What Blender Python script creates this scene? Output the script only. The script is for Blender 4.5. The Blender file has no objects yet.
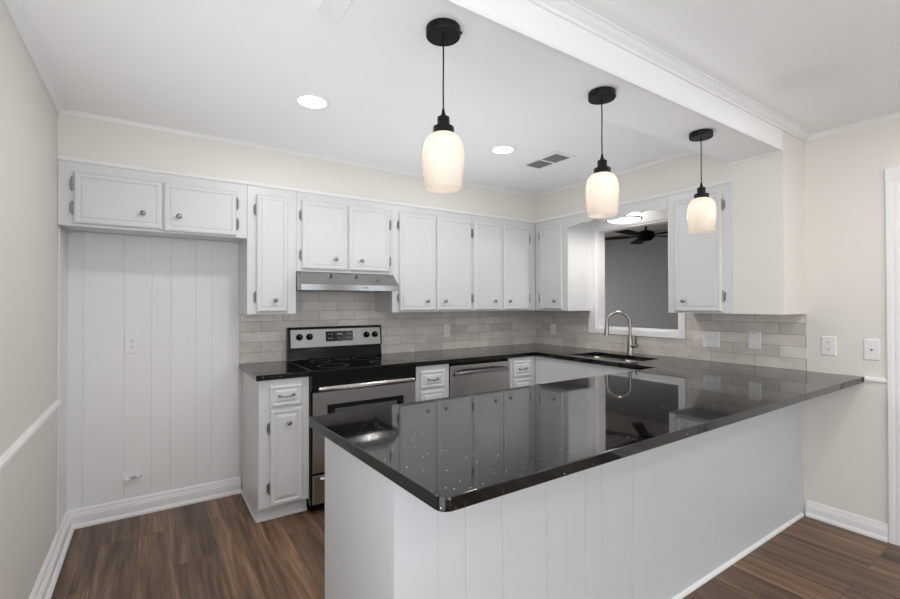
import bpy, bmesh, math, random
from mathutils import Vector, Matrix
random.seed(7)
SC = bpy.context.scene
COL = SC.collection

# ------------------------------------------------------------------ camera, world, big lights, exposure
W = 3.886            # right wall
DS = 0.335           # depth of soffits and upper cabinets
ZC = 2.405           # ceiling
ZT = 2.139           # top of the upper cabinets
ZU = 1.276           # underside of the tall upper cabinets
CH = 0.914           # worktop height
Y0 = -2.407          # dining-side face of the dropped beam
YB = -7.0            # far dining wall behind the camera
WT = 0.10            # wall thickness

cam_d = bpy.data.cameras.new('camera')
cam = bpy.data.objects.new('camera', cam_d)
COL.objects.link(cam)
SC.camera = cam
cam_d.sensor_width = 36.0
cam_d.lens = 447.4366 / 900 * 36.0
cam_d.clip_start = 0.02
fw = Vector((0.55529818, 0.8316072, 0.0085677))
rt = Vector((0.83164487, -0.55530499, -0.00178097))
up = Vector((-0.00327662, -0.00811425, 0.99996171))
M = Matrix((rt, up, -fw)).transposed().to_4x4()
M.translation = (0.4229, -3.5158, 1.3468)
cam.matrix_world = M

world = bpy.data.worlds.new('world')
SC.world = world
world.use_nodes = True
world.node_tree.nodes['Background'].inputs[0].default_value = (0.85, 0.92, 1.0, 1)
world.node_tree.nodes['Background'].inputs[1].default_value = 0.4

SC.view_settings.view_transform = 'Standard'
SC.view_settings.look = 'None'
SC.view_settings.gamma = 1.0
SC.view_settings.use_curve_mapping = False
SC.view_settings.exposure = 0.13

def area(name, loc, rot, sx, sy, power, color=(1, 1, 1), shape='RECTANGLE', spread=math.pi):
    d = bpy.data.lights.new(name, 'AREA')
    d.shape = shape
    d.size = sx
    d.size_y = sy
    d.energy = power
    d.color = color
    d.spread = spread
    o = bpy.data.objects.new(name, d)
    COL.objects.link(o)
    o.location = loc
    o.rotation_euler = rot
    return o

P_WIN, P_DOOR, P_LEFT, P_REC, P_DIN, P_SINK, P_PEND, P_FAR, P_UP, P_PASS, P_AISLE = 7.5, 14, 16, 6.0, 5, 4.8, 0.24, 150, 19, 27, 34
SC.cycles.diffuse_bounces = 8
SC.cycles.max_bounces = 14
DAY = (0.90, 0.96, 1.0)
# daylight through the two dining windows behind the camera and the glazed door on the right wall
area('window_and_fill_light', (0.95, YB + 0.03, 1.45), (math.radians(90), 0, 0), 1.1, 1.3, P_WIN * 3.6, DAY)
area('window_and_fill_light', (2.9, YB + 0.03, 1.45), (math.radians(90), 0, 0), 1.1, 1.3, P_WIN, DAY)
area('patio_daylight', (W - 0.03, -5.2, 1.1), (math.radians(90), 0, math.radians(90)), 1.5, 1.9, P_DOOR, DAY)
area('window_and_fill_light', (0.03, -3.25, 1.15), (math.radians(90), 0, math.radians(-90)), 1.1, 1.9, P_LEFT, DAY)  # unseen fill added on the left wall to light the peninsula end
# unseen fill added behind the camera, aimed up at the dining ceiling
area('dining_ceiling_fill', (0.62, -4.35, 0.5), (math.radians(180), 0, 0), 1.1, 1.2, P_UP, (.95, 0.98, 1.0))
# added unseen spots aimed up, brightening the kitchen ceiling
def fill_spot(loc, aim, power, cone, soft):
    d = bpy.data.lights.new('ceiling_fill_spot', 'SPOT')
    d.energy = power
    d.color = (.94, .97, 1.0)
    d.spot_size = math.radians(cone)
    d.spot_blend = 1.0
    d.shadow_soft_size = soft
    o = bpy.data.objects.new('ceiling_fill_spot', d)
    COL.objects.link(o)
    o.location = loc
    o.rotation_euler = (Vector(aim) - Vector(loc)).to_track_quat('-Z', 'Y').to_euler()
fill_spot((0.5, -1.95, 0.9), (0.75, -1.4, 2.4), P_PASS, 96, 0.3)
fill_spot((1.75, -1.15, 0.5), (1.75, -1.2, 2.4), P_AISLE, 97, 0.3)
fill_spot((2.55, -1.35, 0.5), (2.62, -1.5, 2.4), P_AISLE, 94, 0.3)
# unseen fill added to brighten the grey room beyond the pass-through
area('far_room_fill', (5.1, 3.7, 2.69), (0, 0, 0), 1.2, 1.2, P_FAR, (1, 1, 1))

# ------------------------------------------------------------------ materials
def new_mat(name):
    m = bpy.data.materials.new(name)
    m.use_nodes = True
    nt = m.node_tree
    return m, nt, nt.nodes['Principled BSDF']

def simple(name, col, rough=0.5, metal=0.0, spec=0.5, coat=0.0):
    m, nt, b = new_mat(name)
    b.inputs['Base Color'].default_value = (*col, 1)
    b.inputs['Roughness'].default_value = rough
    b.inputs['Metallic'].default_value = metal
    b.inputs['Specular IOR Level'].default_value = spec
    b.inputs['Coat Weight'].default_value = coat
    return m

def add(nt, t, **kw):
    n = nt.nodes.new(t)
    for k, v in kw.items():
        setattr(n, k, v)
    return n

def ramp(nt, src, stops):
    r = add(nt, 'ShaderNodeValToRGB')
    e = r.color_ramp.elements
    while len(e) > 1:
        e.remove(e[-1])
    e[0].position = stops[0][0]
    e[0].color = (*stops[0][1], 1)
    for p, c in stops[1:]:
        x = e.new(p)
        x.color = (*c, 1)
    nt.links.new(src, r.inputs['Fac'])
    return r

def painted(name, col, rough, amount=0.02, scale=60, spec=0.4):
    m, nt, b = new_mat(name)
    b.inputs['Roughness'].default_value = rough
    b.inputs['Base Color'].default_value = (*col, 1)
    b.inputs['Specular IOR Level'].default_value = spec
    tc = add(nt, 'ShaderNodeTexCoord')
    n = add(nt, 'ShaderNodeTexNoise')
    n.inputs['Scale'].default_value = scale
    n.inputs['Detail'].default_value = 3
    nt.links.new(tc.outputs['Object'], n.inputs['Vector'])
    bp = add(nt, 'ShaderNodeBump')
    bp.inputs['Strength'].default_value = amount
    bp.inputs['Distance'].default_value = 0.01
    nt.links.new(n.outputs['Fac'], bp.inputs['Height'])
    nt.links.new(bp.outputs['Normal'], b.inputs['Normal'])
    return m

M_WALL = painted('beige_wall_paint', (0.755, 0.727, 0.688), 0.6, 0.03, 90)
M_CEIL = painted('ceiling_paint', (0.86, 0.86, 0.86), 0.7, 0.03, 70)
M_CAB = painted('cabinet_paint', (0.675, 0.68, 0.69), 0.32, 0.01, 120)  # white kept darker than the trim, partly to offset strong light
M_TRIM = painted('trim_paint', (0.82, 0.82, 0.825), 0.3, 0.01, 100)
M_PANEL = painted('white_panel_paint', (0.80, 0.80, 0.805), 0.4, 0.02, 60)  # white kept lighter than the cabinets, partly to lift the dim alcove
M_PENIN = painted('peninsula_white_dimmed', (0.60, 0.61, 0.635), 0.4, 0.02, 60)  # cool white, darkened in its colour to offset strong light here
M_GREY = painted('grey_wall_paint', (0.30, 0.30, 0.305), 0.7, 0.02, 80)
M_PLASTIC = simple('white_plastic', (0.80, 0.80, 0.80), 0.35)
M_SLOT = simple('dark_slot', (0.03, 0.03, 0.03), 0.6)
M_PEWTER = simple('pewter', (0.30, 0.295, 0.285), 0.28, 0.95)
M_NICKEL = simple('brushed_nickel', (0.36, 0.34, 0.315), 0.28, 1.0)
M_BLACK = simple('black_metal', (0.007, 0.007, 0.007), 0.45, 0.0, 0.2)
M_BLKGLASS = simple('black_glass', (0.005, 0.005, 0.005), 0.06, 0.0, 0.4)
M_BLKENAMEL = simple('black_enamel', (0.006, 0.006, 0.006), 0.12, 0.0, 0.16)
M_OVENGLASS = simple('oven_glass', (0.10, 0.10, 0.10), 0.12)
M_KNOBMARK = simple('grey_marking', (0.35, 0.35, 0.35), 0.5)
M_RING = simple('burner_marking', (0.09, 0.09, 0.09), 0.3)
M_FAN = simple('fan_black', (0.004, 0.004, 0.0045), 0.6, 0.0, 0.1)
M_GRILLE = simple('vent_shade_and_filter', (0.05, 0.05, 0.05), 0.7)

def steel(name, col, rough, axis):
    m, nt, b = new_mat(name)
    b.inputs['Metallic'].default_value = 1.0
    b.inputs['Base Color'].default_value = (*col, 1)
    tc = add(nt, 'ShaderNodeTexCoord')
    mp = add(nt, 'ShaderNodeMapping')
    s = [900, 900, 900]
    s[axis] = 6
    mp.inputs['Scale'].default_value = s
    nt.links.new(tc.outputs['Object'], mp.inputs['Vector'])
    n = add(nt, 'ShaderNodeTexNoise')
    n.inputs['Scale'].default_value = 1.0
    nt.links.new(mp.outputs['Vector'], n.inputs['Vector'])
    mr = add(nt, 'ShaderNodeMapRange')
    mr.inputs['To Min'].default_value = rough - 0.05
    mr.inputs['To Max'].default_value = rough + 0.08
    nt.links.new(n.outputs['Fac'], mr.inputs['Value'])
    nt.links.new(mr.outputs['Result'], b.inputs['Roughness'])
    return m

M_STEEL = steel('brushed_steel', (0.54, 0.52, 0.50), 0.22, 0)
M_STEEL_HOOD = steel('hood_steel', (0.33, 0.33, 0.33), 0.12, 0)
M_STEEL_SINK = steel('sink_steel', (0.55, 0.54, 0.53), 0.25, 1)

def granite():
    m, nt, b = new_mat('black_granite')
    tc = add(nt, 'ShaderNodeTexCoord')
    n1 = add(nt, 'ShaderNodeTexNoise')
    n1.inputs['Scale'].default_value = 85
    n1.inputs['Detail'].default_value = 6
    n1.inputs['Roughness'].default_value = 0.7
    nt.links.new(tc.outputs['Object'], n1.inputs['Vector'])
    r1 = ramp(nt, n1.outputs['Fac'], [(0.48, (0.003, 0.003, 0.003)), (0.60, (0.008, 0.007, 0.006)), (0.68, (0.055, 0.048, 0.040)), (0.80, (0.19, 0.165, 0.14))])
    v = add(nt, 'ShaderNodeTexVoronoi')
    v.inputs['Scale'].default_value = 80
    nt.links.new(tc.outputs['Object'], v.inputs['Vector'])
    near = add(nt, 'ShaderNodeMath', operation='LESS_THAN')
    near.inputs[1].default_value = 0.17
    nt.links.new(v.outputs['Distance'], near.inputs[0])
    sep = add(nt, 'ShaderNodeSeparateColor')
    nt.links.new(v.outputs['Color'], sep.inputs['Color'])
    rare = add(nt, 'ShaderNodeMath', operation='GREATER_THAN')
    rare.inputs[1].default_value = 0.86
    nt.links.new(sep.outputs['Red'], rare.inputs[0])
    mul = add(nt, 'ShaderNodeMath', operation='MULTIPLY')
    nt.links.new(near.outputs[0], mul.inputs[0])
    nt.links.new(rare.outputs[0], mul.inputs[1])
    mix = add(nt, 'ShaderNodeMix', data_type='RGBA')
    nt.links.new(mul.outputs[0], mix.inputs[0])
    nt.links.new(r1.outputs['Color'], mix.inputs[6])
    mix.inputs[7].default_value = (0.55, 0.52, 0.47, 1)
    nt.links.new(mix.outputs[2], b.inputs['Base Color'])
    b.inputs['Roughness'].default_value = 0.045
    b.inputs['IOR'].default_value = 1.52
    return m
M_GRANITE = granite()

def tile(name, axis, shift):
    m, nt, b = new_mat(name)
    tc = add(nt, 'ShaderNodeTexCoord')
    sx = add(nt, 'ShaderNodeSeparateXYZ')
    nt.links.new(tc.outputs['Object'], sx.inputs[0])
    a1 = add(nt, 'ShaderNodeMath', operation='SUBTRACT')
    nt.links.new(sx.outputs[axis], a1.inputs[0])
    a1.inputs[1].default_value = shift
    a2 = add(nt, 'ShaderNodeMath', operation='SUBTRACT')
    nt.links.new(sx.outputs[2], a2.inputs[0])
    a2.inputs[1].default_value = CH
    cv = add(nt, 'ShaderNodeCombineXYZ')
    nt.links.new(a1.outputs[0], cv.inputs[0])
    nt.links.new(a2.outputs[0], cv.inputs[1])
    br = add(nt, 'ShaderNodeTexBrick')
    br.offset = 0.5
    br.offset_frequency = 2
    br.inputs['Scale'].default_value = 1
    br.inputs['Brick Width'].default_value = 0.287
    br.inputs['Row Height'].default_value = 0.0755
    br.inputs['Mortar Size'].default_value = 0.0022
    br.inputs['Mortar Smooth'].default_value = 0.4
    br.inputs['Bias'].default_value = 0.0
    br.inputs['Color1'].default_value = (0.60, 0.558, 0.522, 1)
    br.inputs['Color2'].default_value = (0.76, 0.722, 0.682, 1)
    br.inputs['Mortar'].default_value = (0.42, 0.395, 0.365, 1)
    nt.links.new(cv.outputs[0], br.inputs['Vector'])
    n = add(nt, 'ShaderNodeTexNoise')
    n.inputs['Scale'].default_value = 9
    n.inputs['Detail'].default_value = 4
    nt.links.new(cv.outputs[0], n.inputs['Vector'])
    r = ramp(nt, n.outputs['Fac'], [(0.3, (0.90, 0.89, 0.88)), (0.7, (1.06, 1.055, 1.05))])
    mx = add(nt, 'ShaderNodeMix', data_type='RGBA', blend_type='MULTIPLY')
    mx.inputs[0].default_value = 1
    nt.links.new(br.outputs['Color'], mx.inputs[6])
    nt.links.new(r.outputs['Color'], mx.inputs[7])
    nt.links.new(mx.outputs[2], b.inputs['Base Color'])
    b.inputs['Roughness'].default_value = 0.16
    n2 = add(nt, 'ShaderNodeTexNoise')
    n2.inputs['Scale'].default_value = 22
    n2.inputs['Detail'].default_value = 1
    nt.links.new(cv.outputs[0], n2.inputs['Vector'])
    h = add(nt, 'ShaderNodeMath', operation='MULTIPLY_ADD')
    nt.links.new(br.outputs['Fac'], h.inputs[0])
    h.inputs[1].default_value = -0.35
    nt.links.new(n2.outputs['Fac'], h.inputs[2])
    bp = add(nt, 'ShaderNodeBump')
    bp.inputs['Strength'].default_value = 0.55
    bp.inputs['Distance'].default_value = 0.006
    nt.links.new(h.outputs[0], bp.inputs['Height'])
    nt.links.new(bp.outputs['Normal'], b.inputs['Normal'])
    return m
M_TILE_B = tile('tile_back', 0, 1.097)
M_TILE_R = tile('tile_right', 1, -1.976)

def floor_mat():
    m, nt, b = new_mat('wood_plank_floor')
    tc = add(nt, 'ShaderNodeTexCoord')
    sx = add(nt, 'ShaderNodeSeparateXYZ')
    nt.links.new(tc.outputs['Object'], sx.inputs[0])
    ox = add(nt, 'ShaderNodeMath', operation='SUBTRACT')
    nt.links.new(sx.outputs[0], ox.inputs[0])
    ox.inputs[1].default_value = 0.005
    oy = add(nt, 'ShaderNodeMath', operation='ADD')
    nt.links.new(sx.outputs[1], oy.inputs[0])
    oy.inputs[1].default_value = 0.355
    cv = add(nt, 'ShaderNodeCombineXYZ')
    nt.links.new(oy.outputs[0], cv.inputs[0])
    nt.links.new(ox.outputs[0], cv.inputs[1])
    br = add(nt, 'ShaderNodeTexBrick')
    br.offset = 0.37
    br.offset_frequency = 3
    br.inputs['Scale'].default_value = 1
    br.inputs['Brick Width'].default_value = 1.22
    br.inputs['Row Height'].default_value = 0.181
    br.inputs['Mortar Size'].default_value = 0.0012
    br.inputs['Color1'].default_value = (0, 0, 0, 1)
    br.inputs['Color2'].default_value = (1, 1, 1, 1)
    br.inputs['Mortar'].default_value = (0.2, 0.2, 0.2, 1)
    nt.links.new(cv.outputs[0], br.inputs['Vector'])
    # per-plank shift of the grain
    sc = add(nt, 'ShaderNodeVectorMath', operation='SCALE')
    sc.inputs['Scale'].default_value = 13.7
    nt.links.new(br.outputs['Color'], sc.inputs[0])
    ad = add(nt, 'ShaderNodeVectorMath', operation='ADD')
    nt.links.new(cv.outputs[0], ad.inputs[0])
    nt.links.new(sc.outputs[0], ad.inputs[1])
    mp = add(nt, 'ShaderNodeMapping')
    mp.inputs['Scale'].default_value = (0.9, 15, 1)
    nt.links.new(ad.outputs[0], mp.inputs['Vector'])
    n = add(nt, 'ShaderNodeTexNoise')
    n.inputs['Scale'].default_value = 1.5
    n.inputs['Detail'].default_value = 6
    n.inputs['Roughness'].default_value = 0.62
    n.inputs['Distortion'].default_value = 0.45
    nt.links.new(mp.outputs[0], n.inputs['Vector'])
    r = ramp(nt, n.outputs['Fac'], [(0.32, (0.052, 0.031, 0.019)), (0.44, (0.118, 0.070, 0.043)), (0.56, (0.188, 0.114, 0.071)), (0.70, (0.31, 0.20, 0.13))])
    r2 = ramp(nt, br.outputs['Color'], [(0.0, (0.70, 0.70, 0.71)), (0.5, (0.97, 0.95, 0.92)), (1.0, (1.28, 1.19, 1.08))])
    mx = add(nt, 'ShaderNodeMix', data_type='RGBA', blend_type='MULTIPLY')
    mx.inputs[0].default_value = 1
    nt.links.new(r.outputs['Color'], mx.inputs[6])
    nt.links.new(r2.outputs['Color'], mx.inputs[7])
    mp2 = add(nt, 'ShaderNodeMapping')
    mp2.inputs['Scale'].default_value = (3, 160, 1)
    nt.links.new(ad.outputs[0], mp2.inputs['Vector'])
    n3 = add(nt, 'ShaderNodeTexNoise')
    n3.inputs['Scale'].default_value = 1
    n3.inputs['Detail'].default_value = 3
    nt.links.new(mp2.outputs[0], n3.inputs['Vector'])
    r3 = ramp(nt, n3.outputs['Fac'], [(0.3, (0.80, 0.80, 0.80)), (0.65, (1.08, 1.08, 1.08))])
    mx2 = add(nt, 'ShaderNodeMix', data_type='RGBA', blend_type='MULTIPLY')
    mx2.inputs[0].default_value = 1
    nt.links.new(mx.outputs[2], mx2.inputs[6])
    nt.links.new(r3.outputs['Color'], mx2.inputs[7])
    seam = add(nt, 'ShaderNodeMix', data_type='RGBA')
    nt.links.new(br.outputs['Fac'], seam.inputs[0])
    nt.links.new(mx2.outputs[2], seam.inputs[6])
    seam.inputs[7].default_value = (0.045, 0.03, 0.02, 1)
    nt.links.new(seam.outputs[2], b.inputs['Base Color'])
    b.inputs['Roughness'].default_value = 0.42
    bp = add(nt, 'ShaderNodeBump')
    bp.inputs['Strength'].default_value = 0.12
    bp.inputs['Distance'].default_value = 0.003
    nt.links.new(n3.outputs['Fac'], bp.inputs['Height'])
    nt.links.new(bp.outputs['Normal'], b.inputs['Normal'])
    return m
M_FLOOR = floor_mat()

def emit(name, col, strength):
    m, nt, b = new_mat(name)
    b.inputs['Base Color'].default_value = (0.8, 0.8, 0.8, 1)
    b.inputs['Emission Color'].default_value = (*col, 1)
    b.inputs['Emission Strength'].default_value = strength
    return m
M_LED = emit('led_diffuser', (1.0, 0.98, 0.95), 6.0)
M_BULB = emit('bulb_glow', (1.0, 0.88, 0.72), 1.2)

def shade_glass():
    m, nt, b = new_mat('opal_glass')
    out = nt.nodes['Material Output']
    b.inputs['Base Color'].default_value = (0.84, 0.80, 0.755, 1)
    b.inputs['Roughness'].default_value = 0.2
    t = add(nt, 'ShaderNodeBsdfTranslucent')
    t.inputs['Color'].default_value = (0.95, 0.90, 0.845, 1)
    mix = add(nt, 'ShaderNodeMixShader')
    mix.inputs[0].default_value = 0.55
    nt.links.new(b.outputs[0], mix.inputs[1])
    nt.links.new(t.outputs[0], mix.inputs[2])
    nt.links.new(mix.outputs[0], out.inputs['Surface'])
    return m
M_SHADE = shade_glass()

# ------------------------------------------------------------------ mesh helpers
def bm_new():
    return bmesh.new()

def box(bm, x0, x1, y0, y1, z0, z1, bev=0.0, seg=2):
    t = bmesh.new()
    bmesh.ops.create_cube(t, size=1.0)
    for v in t.verts:
        v.co = Vector((x0 + (v.co.x + .5) * (x1 - x0), y0 + (v.co.y + .5) * (y1 - y0), z0 + (v.co.z + .5) * (z1 - z0)))
    if bev > 0:
        bmesh.ops.bevel(t, geom=list(t.edges), offset=bev, segments=seg, affect='EDGES', profile=0.6)
    merge(bm, t)

def merge(bm, t, mat=None):
    me = bpy.data.meshes.new('tmp')
    bmesh.ops.recalc_face_normals(t, faces=list(t.faces))
    t.to_mesh(me)
    t.free()
    if mat is not None:
        me.transform(mat)
    bm.from_mesh(me)
    bpy.data.meshes.remove(me)

def prism(bm, pts, axis, a0, a1, bev=0.0):
    """extrude a 2-D outline along an axis; pts are the two other coordinates in xyz order"""
    t = bmesh.new()
    def co(p, a):
        q = list(p)
        q.insert(axis, a)
        return q
    A = [t.verts.new(co(p, a0)) for p in pts]
    B = [t.verts.new(co(p, a1)) for p in pts]
    n = len(pts)
    t.faces.new(A)
    t.faces.new(B[::-1])
    for i in range(n):
        t.faces.new((A[i], B[i], B[(i + 1) % n], A[(i + 1) % n]))
    if bev > 0:
        bmesh.ops.bevel(t, geom=list(t.edges), offset=bev, segments=2, affect='EDGES')
    merge(bm, t)

def rings(bm, x0, x1, z0, z1, yback, prof):
    """a door or drawer front facing -y: nested rectangles (inset, height in front of yback)"""
    t = bmesh.new()
    loops = []
    for ins, h in [(0, 0)] + prof:
        loops.append([t.verts.new((x, yback - h, z)) for x, z in ((x0 + ins, z0 + ins), (x1 - ins, z0 + ins), (x1 - ins, z1 - ins), (x0 + ins, z1 - ins))])
    for a, b in zip(loops, loops[1:]):
        for i in range(4):
            t.faces.new((a[i], a[(i + 1) % 4], b[(i + 1) % 4], b[i]))
    t.faces.new(loops[-1])
    t.faces.new(loops[0][::-1])
    merge(bm, t)

def lathe(bm, prof, c=(0, 0, 0), seg=32, mat=None, close=False):
    """revolve (r, z) about z"""
    t = bmesh.new()
    rows = []
    for r, z in prof:
        if r <= 1e-6:
            rows.append([t.verts.new((c[0], c[1], c[2] + z))])
        else:
            rows.append([t.verts.new((c[0] + r * math.cos(2 * math.pi * k / seg), c[1] + r * math.sin(2 * math.pi * k / seg), c[2] + z)) for k in range(seg)])
    prs = list(zip(rows, rows[1:]))
    if close:
        prs.append((rows[-1], rows[0]))
    for a, b in prs:
        for k in range(seg):
            k2 = (k + 1) % seg
            if len(a) == 1 and len(b) == 1:
                continue
            if len(a) == 1:
                t.faces.new((a[0], b[k2], b[k]))
            elif len(b) == 1:
                t.faces.new((a[k], a[k2], b[0]))
            else:
                t.faces.new((a[k], a[k2], b[k2], b[k]))
    merge(bm, t, mat)

def tube(bm, path, r, seg=12):
    """round bar along a path; r may be a number or one radius per point"""
    t = bmesh.new()
    pts = [Vector(p) for p in path]
    rr = r if isinstance(r, (list, tuple)) else [r] * len(pts)
    prev = None
    rows = []
    for i, p in enumerate(pts):
        d = (pts[min(i + 1, len(pts) - 1)] - pts[max(i - 1, 0)]).normalized()
        if prev is None:
            u = d.orthogonal().normalized()
        else:
            u = (prev - d * prev.dot(d)).normalized()
        prev = u
        v = d.cross(u)
        rows.append([t.verts.new(p + (u * math.cos(2 * math.pi * k / seg) + v * math.sin(2 * math.pi * k / seg)) * rr[i]) for k in range(seg)])
    for a, b in zip(rows, rows[1:]):
        for k in range(seg):
            t.faces.new((a[k], a[(k + 1) % seg], b[(k + 1) % seg], b[k]))
    t.faces.new(rows[0][::-1])
    t.faces.new(rows[-1])
    merge(bm, t)

def obj(name, bm, mat, parent=None, smooth=False, loc=None, rotz=0.0):
    me = bpy.data.meshes.new(name)
    bm.to_mesh(me)
    bm.free()
    me.materials.append(mat)
    if smooth:
        me.polygons.foreach_set('use_smooth', [True] * len(me.polygons))
        try:
            me.set_sharp_from_angle(angle=math.radians(38))
        except Exception:
            pass
    o = bpy.data.objects.new(name, me)
    COL.objects.link(o)
    if parent:
        o.parent = parent
    if loc is not None:
        o.location = loc
        o.rotation_euler = (0, 0, rotz)
    return o

def thing(name, label, cat, loc=(0, 0, 0), rotz=0.0, group=None):
    o = bpy.data.objects.new(name, None)
    o.empty_display_size = 0.05
    COL.objects.link(o)
    o.location = loc
    o.rotation_euler = (0, 0, rotz)
    return tag(o, label, cat, group)

def tag(o, label, cat, group=None):
    o['label'] = label
    o['category'] = cat
    if group:
        o['group'] = group
    return o

def struct(name, bm, mat, label=None, smooth=False, parent=None):
    o = obj(name, bm, mat, parent, smooth)
    if parent is None:
        o['kind'] = 'structure'
        if label:
            o['label'] = label
    return o

def B1(*a, **k):
    bm = bm_new()
    box(bm, *a, **k)
    return bm

# ------------------------------------------------------------------ the setting
FX1 = 8.2      # end of the room beyond the pass-through
struct('floor', B1(0, W, YB, 0, -0.06, 0), M_FLOOR, 'brown wood plank floor')
struct('ceiling', B1(-WT, W + WT, YB - WT, WT, ZC, ZC + 0.1), M_CEIL, 'smooth white ceiling')
struct('wall_left', B1(-WT, 0, YB - WT, WT, -0.06, ZC), M_WALL, 'beige wall beside the fridge alcove')
struct('wall_back', B1(0, W, 0, WT, -0.06, ZC), M_WALL, 'wall behind the range')

# dining wall behind the camera with two window openings
bm = bm_new()
WZ0, WZ1 = 0.8, 2.1
for x0, x1, z0, z1 in ((0, 0.4, 0, ZC), (1.5, 2.35, 0, ZC), (3.45, W, 0, ZC), (0.4, 1.5, 0, WZ0), (0.4, 1.5, WZ1, ZC), (2.35, 3.45, 0, WZ0), (2.35, 3.45, WZ1, ZC)):
    box(bm, x0, x1, YB - WT, YB, z0, z1)
struct('wall_front', bm, M_WALL, 'dining wall with two windows')

# right wall: pass-through opening, casing doorway, patio door
OY0, OY1, OZ0, OZ1 = -1.588, -0.801, 1.118, 2.022
D1Y0, D1Y1, D1Z = -3.62, -2.868, 2.03
D2Y0, D2Y1, D2Z = -5.95, -4.45, 2.05
bm = bm_new()
for y0, y1, z0, z1 in ((OY1, 0, -.06, ZC), (OY0, OY1, -.06, OZ0), (OY0, OY1, OZ1, ZC), (D1Y1, OY0, -.06, ZC), (D1Y0, D1Y1, D1Z, ZC), (D2Y1, D1Y0, -.06, ZC), (D2Y0, D2Y1, D2Z, ZC), (YB - WT, D2Y0, -.06, ZC)):
    box(bm, W, W + WT, y0, y1, z0, z1)
struct('wall_right', bm, M_WALL, 'beige wall with the pass-through opening and door')

# room beyond the pass-through
bm = bm_new()
box(bm, FX1, FX1 + 0.1, -3.0, 4.5, 0, 2.8)
box(bm, W + WT, FX1, 4.5, 4.6, 0, 2.8)
box(bm, W + WT, FX1, -3.1, -3.0, 0, 2.8)
struct('wall_far_room', bm, M_GREY, 'plain grey wall of the next room seen through the opening')
struct('ceiling_far_room', B1(W + WT, FX1, -3.0, 4.5, 2.70, 2.8), M_CEIL)
struct('floor_far_room', B1(W + WT, FX1, -3.0, 4.5, -0.06, 0), M_FLOOR)

# soffits over the cabinets
bm = bm_new()
box(bm, 0, W, -DS, 0, ZT, ZC)
struct('wall_soffit_back', bm, M_WALL, 'beige soffit over the range wall cabinets')
bm = bm_new()
box(bm, W - DS, W, Y0, -DS, ZT, ZC)
box(bm, W - DS, W, Y0, -2.124, ZU, ZT)
struct('wall_soffit_right', bm, M_WALL, 'beige soffit and boxed end over the sink wall cabinets')

# dropped beam with a sloping back, over the peninsula
bm = bm_new()
prism(bm, [(-1.915, ZC + .001), (-2.112, 2.2555), (Y0, 2.2555), (Y0, ZC + .001)], 0, 0.928, W - DS + 0.001, 0.0)
struct('ceiling_beam', bm, M_CEIL, 'white dropped beam above the peninsula')
bm = bm_new()
prism(bm, [(Y0 - .0005, 2.373), (Y0 - .010, 2.373), (Y0 - .014, 2.381), (Y0 - .030, 2.389), (Y0 - .042, 2.398), (Y0 - .052, 2.400), (Y0 - .052, ZC), (Y0 - .0005, ZC)], 0, 0.9, W, 0.0)
struct('trim_1', bm, M_TRIM, 'crown moulding along the beam')
bm = bm_new()
prism(bm, [(Y0 + .012, 2.2555), (Y0 + .012, 2.2505), (Y0 - .003, 2.2505), (Y0 - .003, 2.264), (Y0 - .0003, 2.266), (Y0 - .0003, 2.2555)], 0, 0.928, W - DS - .001, 0.0)
struct('trim_2', bm, M_TRIM, 'thin bead on the lower edge of the beam')
# trim on the free end of the beam
bm = bm_new()
prism(bm, [(-1.905, ZC - .0002), (-2.113, 2.2545), (Y0, 2.2545), (Y0, ZC - .0002)], 0, 0.918, 0.9275, 0.0)
struct('trim_3', bm, M_TRIM, 'flat trim on the end of the beam')
# crown lines (small cove profile)
def crown_pts(s=1.0):
    return [(0, -0.030 * s), (0.006, -0.030 * s), (0.010, -0.022 * s), (0.026, -0.010 * s), (0.040, -0.006), (0.040, 0), (0, 0)]
bm = bm_new()
prism(bm, [(0.0005 + a, ZC + b) for a, b in crown_pts()], 1, YB, -DS, 0.0)
struct('trim_4', bm, M_TRIM, 'crown moulding on the beige wall beside the alcove')
bm = bm_new()
prism(bm, [(-DS - .0005 - a * .35, ZC + b * .72) for a, b in crown_pts()], 0, 0, W - DS, 0.0)
struct('trim_5', bm, M_TRIM, 'crown moulding on the range wall soffit')
bm = bm_new()
prism(bm, [(W - DS - .0005 - a * .3, ZC + b * .72) for a, b in crown_pts()], 1, -1.94, -DS, 0.0)
t0 = bm_new()
prism(bm, [(W - DS - .0005, 2.2555), (W - DS - .0005, 2.244), (W - DS - .006, 2.246), (W - DS - .008, 2.2555)], 1, Y0, -2.112, 0.0)
t0.free()
struct('trim_6', bm, M_TRIM, 'crown moulding on the sink wall soffit')
bm = bm_new()
prism(bm, [(W - .0005 - a * .4, ZC + b * .9) for a, b in crown_pts()], 1, YB, Y0 - .001, 0.0)
struct('trim_7', bm, M_TRIM, 'crown moulding on the beige wall beside the door')
# strip along the cabinet tops
bm = bm_new()
prism(bm, [(-DS - .0005, ZT + .012), (-DS - .012, ZT + .008), (-DS - .014, ZT - .004), (-DS - .009, ZT - .012), (-DS - .0005, ZT - .012)], 0, 0.001, W - DS - .0005, 0.0)
prism(bm, [(W - DS - .0005, ZT + .012), (W - DS - .012, ZT + .008), (W - DS - .014, ZT - .004), (W - DS - .009, ZT - .012), (W - DS - .0005, ZT - .012)], 1, -2.135, -DS - .0005, 0.0)
struct('trim_8', bm, M_TRIM, 'thin white moulding along the tops of the cabinets')

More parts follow.
